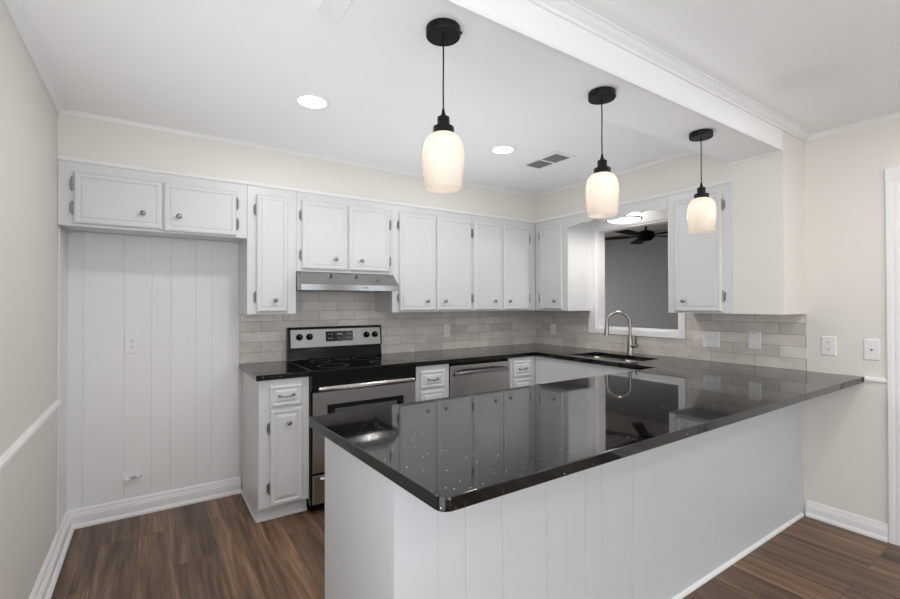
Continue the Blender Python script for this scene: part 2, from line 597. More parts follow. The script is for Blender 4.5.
# white grooved panelling in the fridge alcove
def grooved(bm, x0, x1, z0, z1, yf, th, grooves, g=0.0035, d=0.004):
    xs = [x0] + sorted(grooves) + [x1]
    pts = [(x0, yf + th), (x0, yf)]
    for gx in sorted(grooves):
        pts += [(gx - g, yf), (gx - g * .3, yf + d), (gx + g * .3, yf + d), (gx + g, yf)]
    pts += [(x1, yf), (x1, yf + th)]
    prism(bm, pts, 2, z0, z1)
bm = bm_new()
grooved(bm, 0.001, 0.945, 0.0, 1.79, -0.010, 0.0095, [0.078, 0.279, 0.424, 0.531, 0.676, 0.77], .0034, .0034)
box(bm, 0.0005, 0.006, -0.30, -0.0105, 0.114, 1.77)
struct('wall_panelling', bm, M_PANEL, 'white grooved board panelling in the fridge alcove')

# backsplash
bm = bm_new()
box(bm, 0.946, 1.262, -0.009, -0.0003, 0.86, ZU - .001)
box(bm, 1.262, 1.998, -0.009, -0.0003, 0.86, 1.60)
box(bm, 1.998, W - .009, -0.009, -0.0003, 0.86, ZU - .001)
struct('wall_tile_back', bm, M_TILE_B, 'glossy beige tile backsplash behind the range')
bm = bm_new()
box(bm, W - .009, W - .0003, -0.7155, -0.0003, 0.86, ZU - .001)
box(bm, W - .009, W - .0003, -1.6395, -0.7155, 0.86, 1.064)
box(bm, W - .009, W - .0003, -2.408, -1.6395, 0.86, ZU - .001)
struct('wall_tile_right', bm, M_TILE_R, 'glossy beige tile backsplash behind the sink')

# baseboards
def base_prof(h, th, shoe):
    return [(0, .0005), (th + shoe, .0005), (th + shoe, 0.012), (th + shoe * .45, 0.022), (th, 0.026), (th, h * .62), (th * .8, h * .66), (th * .8, h * .72), (th * .55, h * .80), (th * .5, h * .9), (th * .22, h), (0, h)]
bm = bm_new()
prism(bm, [(.0006 + a, b) for a, b in base_prof(.112, .030, .016)], 1, YB, -.012, 0.0)
struct('baseboard_left', bm, M_TRIM, 'white baseboard of the beige wall beside the alcove')
bm = bm_new()
prism(bm, [(-.0105 - a, b) for a, b in base_prof(.112, .016, .012)], 0, 0.012, 0.958, 0.0)
struct('baseboard_back', bm, M_TRIM, 'white baseboard of the fridge alcove')
bm = bm_new()
prism(bm, [(W - .0005 - a, b) for a, b in base_prof(.098, .016, .010)], 1, -2.7805, -2.403, 0.0)
prism(bm, [(W - .0005 - a, b) for a, b in base_prof(.098, .016, .010)], 1, -4.36, -3.72, 0.0)
prism(bm, [(W - .0005 - a, b) for a, b in base_prof(.098, .016, .010)], 1, YB, -6.05, 0.0)
struct('baseboard_right', bm, M_TRIM, 'white baseboard between the peninsula and the door')
# chair rails
bm = bm_new()
prism(bm, [(.0005, .784), (.010, .787), (.016, .796), (.018, .806), (.018, .818), (.012, .826), (.0005, .830)], 1, YB, -.315, 0.0)
struct('trim_9', bm, M_TRIM, 'white chair rail on the beige wall beside the alcove')
bm = bm_new()
prism(bm, [(W - .0005, .888), (W - .010, .890), (W - .016, .897), (W - .016, .908), (W - .010, .915), (W - .0005, .917)], 1, -2.7805, -2.688, 0.0)
struct('trim_10', bm, M_TRIM, 'short white chair rail beside the door')

# fluted door casing, jamb and door slab on the right wall
bm = bm_new()
def flute(c0, c1):
    w = c1 - c0
    sg = 1 if w > 0 else -1
    pts = [(W - .0005, c0), (W - .012, c0), (W - .018, c0 + sg * .006), (W - .018, c0 + w * .30), (W - .0165, c0 + w * .36), (W - .0165, c0 + w * .46), (W - .018, c0 + w * .52), (W - .018, c0 + w * .66), (W - .0165, c0 + w * .72), (W - .0165, c0 + w * .82), (W - .018, c0 + w * .88), (W - .018, c1 - sg * .004), (W - .014, c1), (W - .0005, c1)]
    return pts
prism(bm, flute(-2.781, -2.862), 2, 0.0, D1Z + .0, 0.0)
prism(bm, flute(D1Y0 - .006, D1Y0 - .091), 2, 0.0, D1Z, 0.0)
box(bm, W - .018, W - .0005, D1Y0 - .091, -2.781, D1Z, 2.105, 0.005)
box(bm, W, W + WT, D1Y1 - .016, D1Y1 - .001, 0, D1Z - .001)
box(bm, W, W + WT, D1Y0 + .001, D1Y0 + .016, 0, D1Z - .001)
struct('trim_11', bm, M_TRIM, 'fluted white door casing')
bm = bm_new()
box(bm, W + .05, W + .09, D1Y0 + .018, D1Y1 - .018, 0.008, D1Z - .003)
for z0, z1 in ((.2, .95), (1.08, 1.88)):
    for y0, y1 in ((D1Y0 + .11, D1Y0 + .34), (D1Y1 - .34, D1Y1 - .11)):
        box(bm, W + .044, W + .052, y0, y1, z0, z1, 0.006)
d = struct('door_1', bm, M_TRIM, 'white panel door')
bm = bm_new()
lathe(bm, [(0.001, 0), (.026, 0), (.028, .01), (.012, .016), (.010, .04), (.024, .05), (.028, .065), (.018, .078), (.001, .08)], mat=Matrix.Translation((W + .05, D1Y0 + .09, .95)) @ Matrix.Rotation(math.radians(-90), 4, 'Y'))
struct('door_knob', bm, M_NICKEL, parent=d, smooth=True)

# dining windows and patio door frames behind the camera
for k, x0 in enumerate((0.4, 2.35)):
    bm = bm_new()
    x1 = x0 + 1.1
    for a, b, c, e in ((x0 - .07, x0, WZ0 - .07, WZ1 + .07), (x1, x1 + .07, WZ0 - .07, WZ1 + .07), (x0, x1, WZ1, WZ1 + .07), (x0, x1, WZ0 - .07, WZ0), (x0, x1, 1.43, 1.47)):
        box(bm, a, b, YB + .0005, YB + .022 if not (c == 1.43) else YB + .045, c, e, .003)
    struct('window_%d' % (k + 2), bm, M_TRIM, 'white framed dining window')
bm = bm_new()
for a, b, c, e in ((D2Y0 - .09, D2Y0, 0, D2Z + .09), (D2Y1, D2Y1 + .09, 0, D2Z + .09), (D2Y0, D2Y1, D2Z, D2Z + .09), (-5.24, -5.16, 0, D2Z)):
    box(bm, W - .045 if a == -5.24 else W - .02, W - .0005, a, b, c, e, .003)
struct('door_2', bm, M_TRIM, 'white framed patio door')

bm = bm_new()
for a, b, c, e in ((-3.89, -3.80, 0, 2.19), (-2.70, -2.61, 0, 2.19), (-3.80, -2.70, 2.10, 2.19)):
    box(bm, .0005, .02, a, b, c, e, .003)
struct('door_added', bm, M_TRIM, 'added white door frame around the side fill light')  # frame made up to go round the added side fill

# pass-through window casing with jambs, sill
bm = bm_new()
CT = .018
box(bm, W - CT, W - .0005, OY1, -0.716, 1.066, 2.118, .003)      # side nearest the corner
box(bm, W - CT, W - .0005, -1.639, OY0, 1.066, 2.118, .003)
box(bm, W - CT, W - .0005, OY0, OY1, 1.066, OZ0 - .002, .003)
box(bm, W - CT, W - .0005, OY0, OY1, OZ1 + .002, 2.118, .003)
struct('window_1', bm, M_TRIM, 'white cased pass-through opening over the sink')
bm = bm_new()
box(bm, W + .0005, W + WT, OY1 - .014, OY1 - .0005, OZ0, OZ1)
box(bm, W + .0005, W + WT, OY0 + .0005, OY0 + .014, OZ0, OZ1)
box(bm, W - .004, W + WT, OY0 + .014, OY1 - .014, OZ0 - .001, OZ0 + .012)
box(bm, W + .0005, W + WT, OY0 + .014, OY1 - .014, OZ1 - .012, OZ1)
struct('trim_12', bm, M_TRIM, 'white jambs of the pass-through')

# ------------------------------------------------------------------ cabinets
UP_DOOR = [(0, .009), (.005, .016), (.012, .019), (.026, .019), (.0295, .0145), (.0335, .0145), (.037, .0178), (.045, .0180)]
LO_DOOR = [(0, .010), (.004, .017), (.010, .019), (.022, .019), (.027, .012), (.032, .012), (.050, .0195), (.056, .0195)]
DRAWER = [(0, .010), (.004, .016), (.010, .018), (.018, .018), (.024, .012), (.028, .012), (.042, .019), (.046, .019)]

def hinge_bm(x, z, yface, side):
    """exposed butt hinge on the frame beside the door; side -1 when the frame leaf lies at smaller x"""
    bm = bm_new()
    tube(bm, [(x, yface - .011, z - .030), (x, yface - .011, z + .030)], .0048, 8)
    lathe(bm, [(0.0001, 0), (.0055, 0), (.004, .006), (.0001, .009)], (x, yface - .011, z + .030), 8)
    lathe(bm, [(0.0001, -.009), (.004, -.006), (.0055, 0), (.0001, 0)], (x, yface - .011, z - .030), 8)
    a, b = (x - .011, x - .002) if side < 0 else (x + .002, x + .011)
    pts = [(a + (b - a) * u, z + .026 * v) for u, v in ((0, -.6), (.35, -.95), (1, -1), (1, 1), (.35, .95), (0, .6), (-.0, .2), (.12, 0), (0, -.2))]
    prism(bm, pts, 1, yface - .0045, yface - .0008)
    return bm

def knob_bm(x, z, yface):
    bm = bm_new()
    Mx = Matrix.Translation((x, yface, z)) @ Matrix.Rotation(math.radians(90), 4, 'X')
    lathe(bm, [(.0001, 0), (.009, 0), (.009, .002), (.0055, .005), (.005, .012), (.010, .017), (.0145, .021), (.0145, .025), (.010, .029), (.0001, .030)], seg=20, mat=Mx)
    return bm

def pull_bm(x, z, yface, w=.045):
    """bow pull with rosette feet"""
    bm = bm_new()
    pts = []
    for k in range(13):
        u = -1 + 2 * k / 12
        pts.append((x + u * w, yface - .004 - .020 * (1 - u ** 4), z - .003 * (1 - u * u)))
    tube(bm, pts, [.0035 + .0022 * (1 - abs(-1 + 2 * k / 12)) + (.003 if k in (0, 12) else 0) for k in range(13)], 10)
    for s in (-1, 1):
        lathe(bm, [(.0001, 0), (.010, 0), (.009, .003), (.005, .006), (.0001, .007)], seg=14, mat=Matrix.Translation((x + s * w, yface, z)) @ Matrix.Rotation(math.radians(90), 4, 'X'))
        tube(bm, [(x + s * w, yface - .003, z), (x + s * (w + .012), yface - .003, z)], [.006, .002], 8)
    for k in (-.5, 0, .5):
        lathe(bm, [(.0001, -.004), (.0062, -.002), (.0062, .002), (.0001, .004)], seg=12, mat=Matrix.Translation((x + k * w * .8, yface - .004 - .020 * (1 - (k * .8) ** 4), z - .003)) @ Matrix.Rotation(math.radians(90), 4, 'Y'))
    return bm

def door_on(root, x0, x1, z0, z1, yface, hinge, knob, prof, hz):
    d = obj('door', (lambda b: (rings(b, x0, x1, z0, z1, yface - .0005, prof), b)[1])(bm_new()), M_CAB, root)
    obj('knob', knob_bm(knob[0], knob[1], yface - .019), M_PEWTER, d, True)
    for z in hz:
        hx = x0 - .006 if hinge < 0 else x1 + .006
        obj('hinge', hinge_bm(hx, z, yface, hinge), M_PEWTER, d, True)
    return d

def upper(name, label, x0, x1, z0, depth, doors, loc=(0, 0, 0), rotz=0.0, x_off=0.0, under=.012):
    """local frame: back against y=0, front at -depth"""
    root = thing(name, label, 'cabinet', loc, rotz, 'white wall cabinets')
    bm = bm_new()
    e = .0004
    box(bm, x0 + e, x0 + .016, -depth + .0185, -.0098, z0, ZT - .0005)
    box(bm, x1 - .016, x1 - e, -depth + .0185, -.0098, z0, ZT - .0005)
    box(bm, x0 + .016, x1 - .016, -depth + .0185, -.0098, z0 + under, z0 + under + .014)
    box(bm, x0 + .016, x1 - .016, -depth + .0185, -.0098, ZT - .016, ZT - .0005)
    box(bm, x0 + .016, x1 - .016, -.018, -.0098, z0 + under, ZT - .0005)
    box(bm, x0 + e, x1 - e, -depth, -depth + .0185, z0, ZT - .0005, .0012, 1)
    obj('cabinet_body', bm, M_CAB, root)
    for dd in doors:
        door_on(root, dd[0], dd[1], dd[2], dd[3], -depth, dd[4], dd[5], UP_DOOR, dd[6])
    return root

DT = 2.073
upper('wall_cabinet', 'shallow two-door white cabinet above the empty fridge alcove', 0.0006, 0.9445, 1.775, DS, [
    (.067, .476, 1.789, DT, -1, (.381, 1.874), (2.004, 1.872)),
    (.482, .880, 1.783, DT, 1, (.560, 1.874), (1.995, 1.862))])
upper('wall_cabinet', 'narrow tall white cabinet between the fridge alcove and the range hood', 0.9455, 1.2605, ZU, DS, [
    (.999, 1.201, 1.290, DT, -1, (1.116, 1.371), (1.970, 1.391))])
upper('wall_cabinet', 'short two-door white cabinet directly above the steel range hood', 1.2615, 1.9975, 1.572, DS, [
    (1.296, 1.628, 1.590, DT, -1, (1.533, 1.667), (1.966, 1.688)),
    (1.640, 1.972, 1.590, DT, 1, (1.733, 1.667), (1.960, 1.675))])
upper('wall_cabinet', 'tall two-door white cabinet just past the range hood, toward the corner', 1.9985, 2.780, ZU, DS, [
    (2.058, 2.398, 1.286, DT, -1, (2.307, 1.366), (1.970, 1.393)),
    (2.410, 2.766, 1.286, DT, 1, (2.483, 1.366), (1.966, 1.393))])
upper('wall_cabinet', 'tall two-door white cabinet on the range wall ending in the corner', 2.781, 3.5495, ZU, DS, [
    (2.792, 3.118, 1.286, DT, -1, (3.02, 1.367), (1.966, 1.393)),
    (3.136, 3.462, 1.286, DT, 1, (3.20, 1.367), (1.966, 1.393))])
# cabinets on the sink wall: local x runs towards the dining side
RW = (W, 0, 0)
RZ = math.radians(-90)
upper('wall_cabinet', 'single-door white cabinet in the corner beside the pass-through', 0.3365, 0.750, ZU, DS, [
    (.408, .690, 1.290, DT, -1, (.613, 1.367), (1.985, 1.395))], RW, RZ)
upper('wall_cabinet', 'single-door white cabinet between the pass-through and the boxed beige wall end', 1.690, 2.1235, ZU, DS, [
    (1.746, 2.066, 1.286, DT, 1, (1.818, 1.363), (1.992, 1.391))], RW, RZ)

# scalloped valance bridging the two cabinets over the sink
bm = bm_new()
pts = [(-.7505, ZT - .001), (-.7505, 2.028)]
def scal(u):
    # u from 0 (corner cabinet) to 1; ogee centre with two side scallops
    v = abs(u - .5) * 2
    if v > .86:
        return 2.028 + (1 - v) / .14 * .006
    if v > .60:
        return 2.034 + .020 * math.sin((.86 - v) / .26 * math.pi / 2)
    if v > .54:
        return 2.054 - (.60 - v) / .06 * .010
    if v > .22:
        return 2.044 + .016 * math.sin((.54 - v) / .32 * math.pi)
    return 2.044 - .018 * math.sin((.22 - v) / .22 * math.pi / 2)
NS = 80
for k in range(1, NS):
    u = k / NS
    pts.append((-.7505 - u * .939, scal(u)))
pts += [(-1.6895, 2.028), (-1.6895, ZT - .001)]
prism(bm, pts, 0, W - DS, W - DS + .018)
tag(obj('valance', bm, M_CAB), 'white scalloped valance board above the sink between two cabinets', 'valance', None)

# base cabinets
def base_cab(label, x0, x1, depth, loc, rotz, fronts, toe=True, hb=.095, name='base_cabinet', depth_toe=.555, group='white base cabinets'):
    root = thing(name, label, 'cabinet', loc, rotz, group)
    e = .0004
    bm = bm_new()
    box(bm, x0 + e, x1 - e, -depth + .0185, -.0098, hb, .8785)
    box(bm, x0 + e, x1 - e, -depth, -depth + .0186, hb, .8785, .0012, 1)
    obj('cabinet_body', bm, M_CAB, root)
    bm = bm_new()
    box(bm, x0 + e, x1 - e, -depth_toe, -.0098, .0005, hb)
    obj('toe_kick', bm, M_CAB, root)
    for f in fronts:
        if f[0] == 'drawer':
            d = obj('drawer', (lambda b: (rings(b, f[1], f[2], f[3], f[4], -depth - .0005, DRAWER), b)[1])(bm_new()), M_CAB, root)
            obj('drawer_pull', pull_bm((f[1] + f[2]) / 2, (f[3] + f[4]) / 2, -depth - .019, .042), M_PEWTER, d, True)
        elif f[0] == 'door':
            door_on(root, f[1], f[2], f[3], f[4], -depth, f[5], f[6], LO_DOOR, f[7])
        elif f[0] == 'panel':
            obj('drawer', (lambda b: (rings(b, f[1], f[2], f[3], f[4], -depth - .0005, DRAWER), b)[1])(bm_new()), M_CAB, root)
    return root

bc = base_cab('narrow white base cabinet with one drawer and door beside the fridge alcove', .966, 1.271, .61, (0, 0, 0), 0, [
    ('drawer', 1.029, 1.223, .708, .842),
    ('door', 1.030, 1.226, .106, .694, -1, (1.138, .606), (.583, .217))])
# shoe trim round the foot of that cabinet
bm = bm_new()
box(bm, .957, .9655, -.5655, -.028, .0005, .020, .003)
box(bm, .957, 1.270, -.5655, -.5555, .0005, .020, .003)
obj('shoe_trim', bm, M_TRIM, bc)
base_cab('narrow white drawer cabinet between the range and the dishwasher', 2.040, 2.352, .61, (0, 0, 0), 0, [
    ('drawer', 2.089, 2.306, .708, .841), ('drawer', 2.089, 2.306, .545, .690), ('drawer', 2.089, 2.306, .335, .527), ('drawer', 2.089, 2.306, .115, .317)])
base_cab('narrow white drawer cabinet between the dishwasher and the inner corner', 2.968, 3.275, .61, (0, 0, 0), 0, [
    ('drawer', 3.010, 3.217, .708, .850), ('drawer', 3.010, 3.217, .545, .690), ('drawer', 3.010, 3.217, .335, .527), ('drawer', 3.010, 3.217, .115, .317)])

# sink base along the right wall (plain false front, doors low)
root = thing('sink_cabinet', 'plain white sink base cabinet under the pass-through', 'cabinet', RW, RZ)
bm = bm_new()
box(bm, .612, 1.785, -.61, -.592, .095, .8785)
box(bm, .612, .630, -.592, -.0098, .095, .8785)
box(bm, 1.767, 1.785, -.592, -.0098, .095, .8785)
box(bm, .630, 1.767, -.592, -.0098, .095, .112)
obj('cabinet_body', bm, M_CAB, root)
obj('toe_kick', B1(.612, 1.785, -.55, -.53, .0005, .095), M_CAB, root)
for x0, x1, kx, hs in ((.70, 1.135, 1.08, -1), (1.147, 1.58, 1.20, 1)):
    door_on(root, x0, x1, .115, .655, -.61, hs, (kx, .58), LO_DOOR, (.55, .22))

# peninsula cabinet with grooved panelling towards the dining room
PX0 = .988
YN, YK = -2.386, -1.788
root = thing('peninsula_cabinet', 'white panelled peninsula base under the long black worktop', 'cabinet', (PX0, YN, 0))
bm = bm_new()
box(bm, .0, W - .0006 - PX0, .0125, YK - YN, .0005, .8785)
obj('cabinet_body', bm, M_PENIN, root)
bm = bm_new()
gr = [1.135, 1.236, 1.383, 1.588, 1.793, 1.889, 2.086]
grooved(bm, 0.0, W - .0006 - PX0, .0005, .8785, 0.0, .0125, [g - PX0 for g in gr], .0030, .0034)
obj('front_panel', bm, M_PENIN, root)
bm = bm_new()
prism(bm, [(0.0, .0005), (-.012, .0005), (-.012, .008), (-.008, .015), (0.0, .019)], 0, -.001, W - .0295 - PX0)
obj('shoe_trim', bm, M_TRIM, root)

# ------------------------------------------------------------------ worktops
def slab(xs, ys, filled, z0, z1, move=None, round_corners=()):
    bm = bmesh.new()
    vt = {}
    def V(i, j, z):
        k = (i, j, z)
        if k not in vt:
            x, y = xs[i], ys[j]
            if move:
                x, y = move(x, y)
            vt[k] = bm.verts.new((x, y, z))
        return vt[k]
    nx, ny = len(xs) - 1, len(ys) - 1
    F = lambda i, j: 0 <= i < nx and 0 <= j < ny and filled(i, j)
    for i in range(nx):
        for j in range(ny):
            if not F(i, j):
                continue
            bm.faces.new([V(i, j, z1), V(i + 1, j, z1), V(i + 1, j + 1, z1), V(i, j + 1, z1)])
            bm.faces.new([V(i, j, z0), V(i, j + 1, z0), V(i + 1, j + 1, z0), V(i + 1, j, z0)])
            for (a, b, di, dj) in (((i, j), (i + 1, j), 0, -1), ((i + 1, j), (i + 1, j + 1), 1, 0), ((i + 1, j + 1), (i, j + 1), 0, 1), ((i, j + 1), (i, j), -1, 0)):
                if not F(i + di, j + dj):
                    bm.faces.new([V(*a, z0), V(*b, z0), V(*b, z1), V(*a, z1)])
    bm.normal_update()
    def vert_edge(e):
        a, b = e.verts
        return abs(a.co.x - b.co.x) < 1e-6 and abs(a.co.y - b.co.y) < 1e-6
    for cx, cy, r in round_corners:
        ed = [e for e in bm.edges if vert_edge(e) and (Vector((e.verts[0].co.x, e.verts[0].co.y)) - Vector((cx, cy))).length < .01]
        if ed:
            bmesh.ops.bevel(bm, geom=ed, offset=r, segments=6, affect='EDGES', profile=.5)
    bm.normal_update()
    ed = [e for e in bm.edges if len(e.link_faces) == 2 and not vert_edge(e) and e.calc_face_angle(0) > math.radians(60)]
    bmesh.ops.bevel(bm, geom=ed, offset=.0035, segments=2, affect='EDGES', profile=.5)
    return bm

def worktop(bm):
    o = obj('worktop', bm, M_GRANITE, None, True)
    w = o.modifiers.new('normals', 'WEIGHTED_NORMAL')
    w.weight = 100
    w.keep_sharp = True
    return o
TZ0 = .8795
SX0, SX1, SY0, SY1 = 3.345, 3.705, -1.535, -.935
xs = [.955, 2.038, 3.251, SX0, SX1, W - .0095]
ys = [-2.682, -1.786, SY0, SY1, -.635, -.0095]
def fil(i, j):
    x, y = (xs[i] + xs[i + 1]) / 2, (ys[j] + ys[j + 1]) / 2
    if y < -1.786:
        return True
    if y < -.635:
        return x > 3.251 and not (SX0 < x < SX1 and SY0 < y < SY1)
    return x > 2.038
def mv(x, y):
    if abs(x - .955) < 1e-6:
        return (.922 if y > -2 else .958, y)
    if y < -2.4 and x > 3.8:
        return (W - .001, y)
    return (x, y)
bm = slab(xs, ys, fil, TZ0, CH, mv, [(.958, -2.682, .03), (.922, -1.786, .016), (SX0, SY0, .03), (SX0, SY1, .03), (SX1, SY0, .03), (SX1, SY1, .03)])
tag(worktop(bm), 'long polished black granite worktop running from the range round the sink and along the peninsula', 'worktop')
bm = slab([.948, 1.2705], [-.635, -.0095], lambda i, j: True, TZ0, CH)
tag(worktop(bm), 'small black granite worktop on the narrow cabinet beside the alcove', 'worktop')

# ------------------------------------------------------------------ sink and faucet
root = thing('kitchen_sink', 'undermounted double-bowl steel sink under the pass-through', 'sink', (SX0, SY0, .8785))
def bowl(bm, x0, x1, y0, y1, zt, dp, th=.002):
    t = bmesh.new()
    loops = []
    for ins, z in ((-.012, zt), (0, zt), (.004, zt - .02), (.012, zt - dp + .03), (.035, zt - dp)):
        L = []
        for cx, cy, a0 in ((x1, y1, 0), (x0, y1, 90), (x0, y0, 180), (x1, y0, 270)):
            r = .045
            sx = 1 if cx == x1 else -1
            sy = 1 if cy == y1 else -1
            ox, oy = cx - sx * (r + max(ins, 0)), cy - sy * (r + max(ins, 0))
            rr = r - min(ins, 0)
            for k in range(6):
                a = math.radians(a0 + 90 * k / 5)
                L.append(t.verts.new((ox + rr * math.cos(a), oy + rr * math.sin(a), z)))
        loops.append(L)
    for a, b in zip(loops, loops[1:]):
        n = len(a)
        for i in range(n):
            t.faces.new((a[i], a[(i + 1) % n], b[(i + 1) % n], b[i]))
    t.faces.new(loops[-1])
    merge(bm, t)
for y0, y1 in ((.004, .292), (.308, .596)):
    bm = bm_new()
    bowl(bm, .004, .356, y0, y1, -.002, .19)
    o = obj('bowl', bm, M_STEEL_SINK, root, True)
    md = o.modifiers.new('thickness', 'SOLIDIFY')
    md.thickness = .0015
    bm = bm_new()
    lathe(bm, [(.0001, .002), (.012, .002), (.014, .004), (.030, .006), (.042, .004), (.044, .001), (.0001, .0005)], (.18, (y0 + y1) / 2, -.191), 24)
    obj('drain', bm, M_NICKEL, root, True)

FXY = (3.772, -1.226)
root = thing('faucet', 'brushed nickel gooseneck pull-down faucet behind the sink', 'faucet', (FXY[0], FXY[1], CH))
bm = bm_new()
lathe(bm, [(.0001, 0), (.030, 0), (.030, .006), (.026, .011), (.0245, .020), (.0235, .075), (.021, .125), (.0165, .150), (.0135, .165), (.0001, .166)], seg=28)
obj('faucet_body', bm, M_NICKEL, root, True)
hd = Vector((-.62, .78, 0)).normalized()
R = .092
path = [(0, 0, .160), (0, 0, .20), (0, 0, .262)]
for k in range(1, 17):
    a = math.pi * k / 16 * 1.02
    q = hd * (R - R * math.cos(a))
    path.append((q.x, q.y, .262 + R * math.sin(a)))
bm = bm_new()
tube(bm, path, .0128, 16)
obj('spout', bm, M_NICKEL, root, True)
e = Vector(path[-1])
dn = Vector((e - Vector(path[-2]))).normalized()
bm = bm_new()
tube(bm, [e - dn * .006, e + dn * .004, e + dn * .02, e + dn * .075, e + dn * .098], [.0130, .0155, .0165, .0205, .0215], 18)
obj('spray_head', bm, M_NICKEL, root, True)
bm = bm_new()
sd = Vector((.05, -1, 0)).normalized()
tube(bm, [sd * .012 + Vector((0, 0, .075)), sd * .060 + Vector((0, 0, .075))], [.019, .018], 16)
tube(bm, [sd * .050 + Vector((0, 0, .078)), sd * .056 + Vector((-.006, 0, .115)), sd * .062 + Vector((-.014, 0, .155))], [.010, .0085, .0075], 10)
obj('lever', bm, M_NICKEL, root, True)

# ------------------------------------------------------------------ range
RX0, RX1 = 1.2745, 2.0355
root = thing('range', 'stainless steel electric range with black glass cooktop under the hood', 'stove', (RX0, 0, 0))
RW_ = RX1 - RX0
bm = bm_new()
box(bm, 0, RW_, -.630, -.012, .045, .902, .002, 1)
box(bm, .012, RW_ - .012, -.60, -.03, .0005, .046)
obj('range_body', bm, M_BLKENAMEL, root)
bm = bm_new()
box(bm, .0, RW_, -.655, -.055, .9025, .918, .005)
ct = obj('cooktop', bm, M_BLKGLASS, root)
def ring_bm(x, y, r, w=.0016):
    b = bm_new()
    lathe(b, [(r - w, 0), (r + w, 0), (r + w, .0006), (r - w, .0006)], (x, y, .9181), 40, close=True)
    return b
for x, y, r in ((.20, -.48, .10), (.20, -.20, .075), (.56, -.48, .075), (.56, -.20, .10), (.38, -.17, .05)):
    obj('burner_ring', ring_bm(x, y, r), M_RING, ct)
# oven door
bm = bm_new()
wx0, wx1, wz0, wz1 = .100, RW_ - .105, .385, .690
for a, b, c, d_ in ((.008, wx0, .262, .775), (wx1, RW_ - .008, .262, .775), (wx0, wx1, wz1, .775), (wx0, wx1, .262, wz0)):
    box(bm, a, b, -.657, -.632, c, d_)
dr = obj('oven_door', bm, M_STEEL, root)
bm = bm_new()
gx0, gx1, gz0, gz1 = wx0 + .052, wx1 - .052, wz0 + .05, wz1 - .030
for a, b, c, d_ in ((wx0, gx0, wz0, wz1), (gx1, wx1, wz0, wz1), (gx0, gx1, gz1, wz1), (gx0, gx1, wz0, gz0)):
    box(bm, a, b, -.6555, -.634, c, d_)
obj('window_border', bm, M_BLKGLASS, dr)
obj('door_glass', B1(gx0, gx1, -.6548, -.634, gz0, gz1), M_OVENGLASS, dr)
bm = bm_new()
hp = []
for k in range(25):
    u = -1 + 2 * k / 24
    hp.append((RW_ / 2 + u * .345, -.683 - .018 * (1 - abs(u) ** 2.5), .800 + .004 * (1 - u * u)))
tube(bm, hp, [.0155 if 0 < k < 24 else .012 for k in range(25)], 14)
for s in (-1, 1):
    tube(bm, [(RW_ / 2 + s * .325, -.655, .800), (RW_ / 2 + s * .335, -.685, .800)], [.013, .012], 12)
obj('oven_handle', bm, M_STEEL, dr, True)
# black band above the door
bm = bm_new()
box(bm, .0, RW_, -.6535, -.630, .778, .9022, .004)
obj('manifold_panel', bm, M_BLKENAMEL, root)
bm = bm_new()
box(bm, .008, RW_ - .008, -.655, -.632, .062, .245, .004)
wd = obj('storage_drawer', bm, M_STEEL, root)
bm = bm_new()
prism(bm, [(-.6552, .236), (-.672, .232), (-.680, .224), (-.678, .218), (-.668, .222), (-.6552, .222)], 0, .05, RW_ - .05)
obj('drawer_lip', bm, M_STEEL, wd)
# backguard
bm = bm_new()
prism(bm, [(-.0105, .905), (-.066, .919), (-.060, .95), (-.050, 1.003), (-.070, 1.006), (-.052, 1.160), (-.044, 1.166), (-.0105, 1.166)], 0, .0, RW_)
bg = obj('backguard', bm, M_BLKENAMEL, root)
def on_face(bm2, x0, x1, z0, z1, t0, t1):
    """slab lying on the leaning console face (y=-.070 at z=1.006 to -.052 at 1.160)"""
    f = lambda z: -.070 + (z - 1.006) / .154 * .018
    prism(bm2, [(f(z0) - t0, z0), (f(z0) - t1, z0), (f(z1) - t1, z1), (f(z1) - t0, z1)], 0, x0, x1)
bm = bm_new()
on_face(bm, .018, RW_ - .014, 1.012, 1.147, .0003, .004)
cp = obj('control_panel', bm, simple('panel_steel', (.29, .285, .28), .30, .9), bg)
bm = bm_new()
on_face(bm, .284, .506, 1.050, 1.128, .0042, .0055)
ds_ = obj('display', bm, M_BLKGLASS, cp)
for x0, x1, z0, z1 in ((.300, .318, 1.103, 1.108), (.325, .343, 1.103, 1.108), (.375, .420, 1.100, 1.112), (.455, .472, 1.103, 1.108), (.478, .495, 1.103, 1.108), (.300, .316, 1.072, 1.077), (.322, .340, 1.072, 1.077), (.385, .402, 1.072, 1.077), (.455, .470, 1.072, 1.077), (.478, .495, 1.072, 1.077)):
    bm = bm_new()
    on_face(bm, x0, x1, z0, z1, .0056, .0060)
    obj('display_digit', bm, M_KNOBMARK, ds_)
for kx in (.082, .158, .624, .698):
    z = 1.091
    y = -.070 + (z - 1.006) / .154 * .018 - .004
    bm = bm_new()
    Mx = Matrix.Translation((kx, y, z)) @ Matrix.Rotation(math.radians(97), 4, 'X')
    lathe(bm, [(.0001, 0), (.026, 0), (.026, .004), (.022, .006), (.0195, .022), (.017, .025), (.0001, .025)], seg=24, mat=Mx)
    kn = obj('knob', bm, M_BLKENAMEL, cp, True)
    bm = bm_new()
    box(bm, kx - .0015, kx + .0015, y - .027, y - .0245, z + .002, z + .017)
    obj('pointer', bm, M_KNOBMARK, kn)

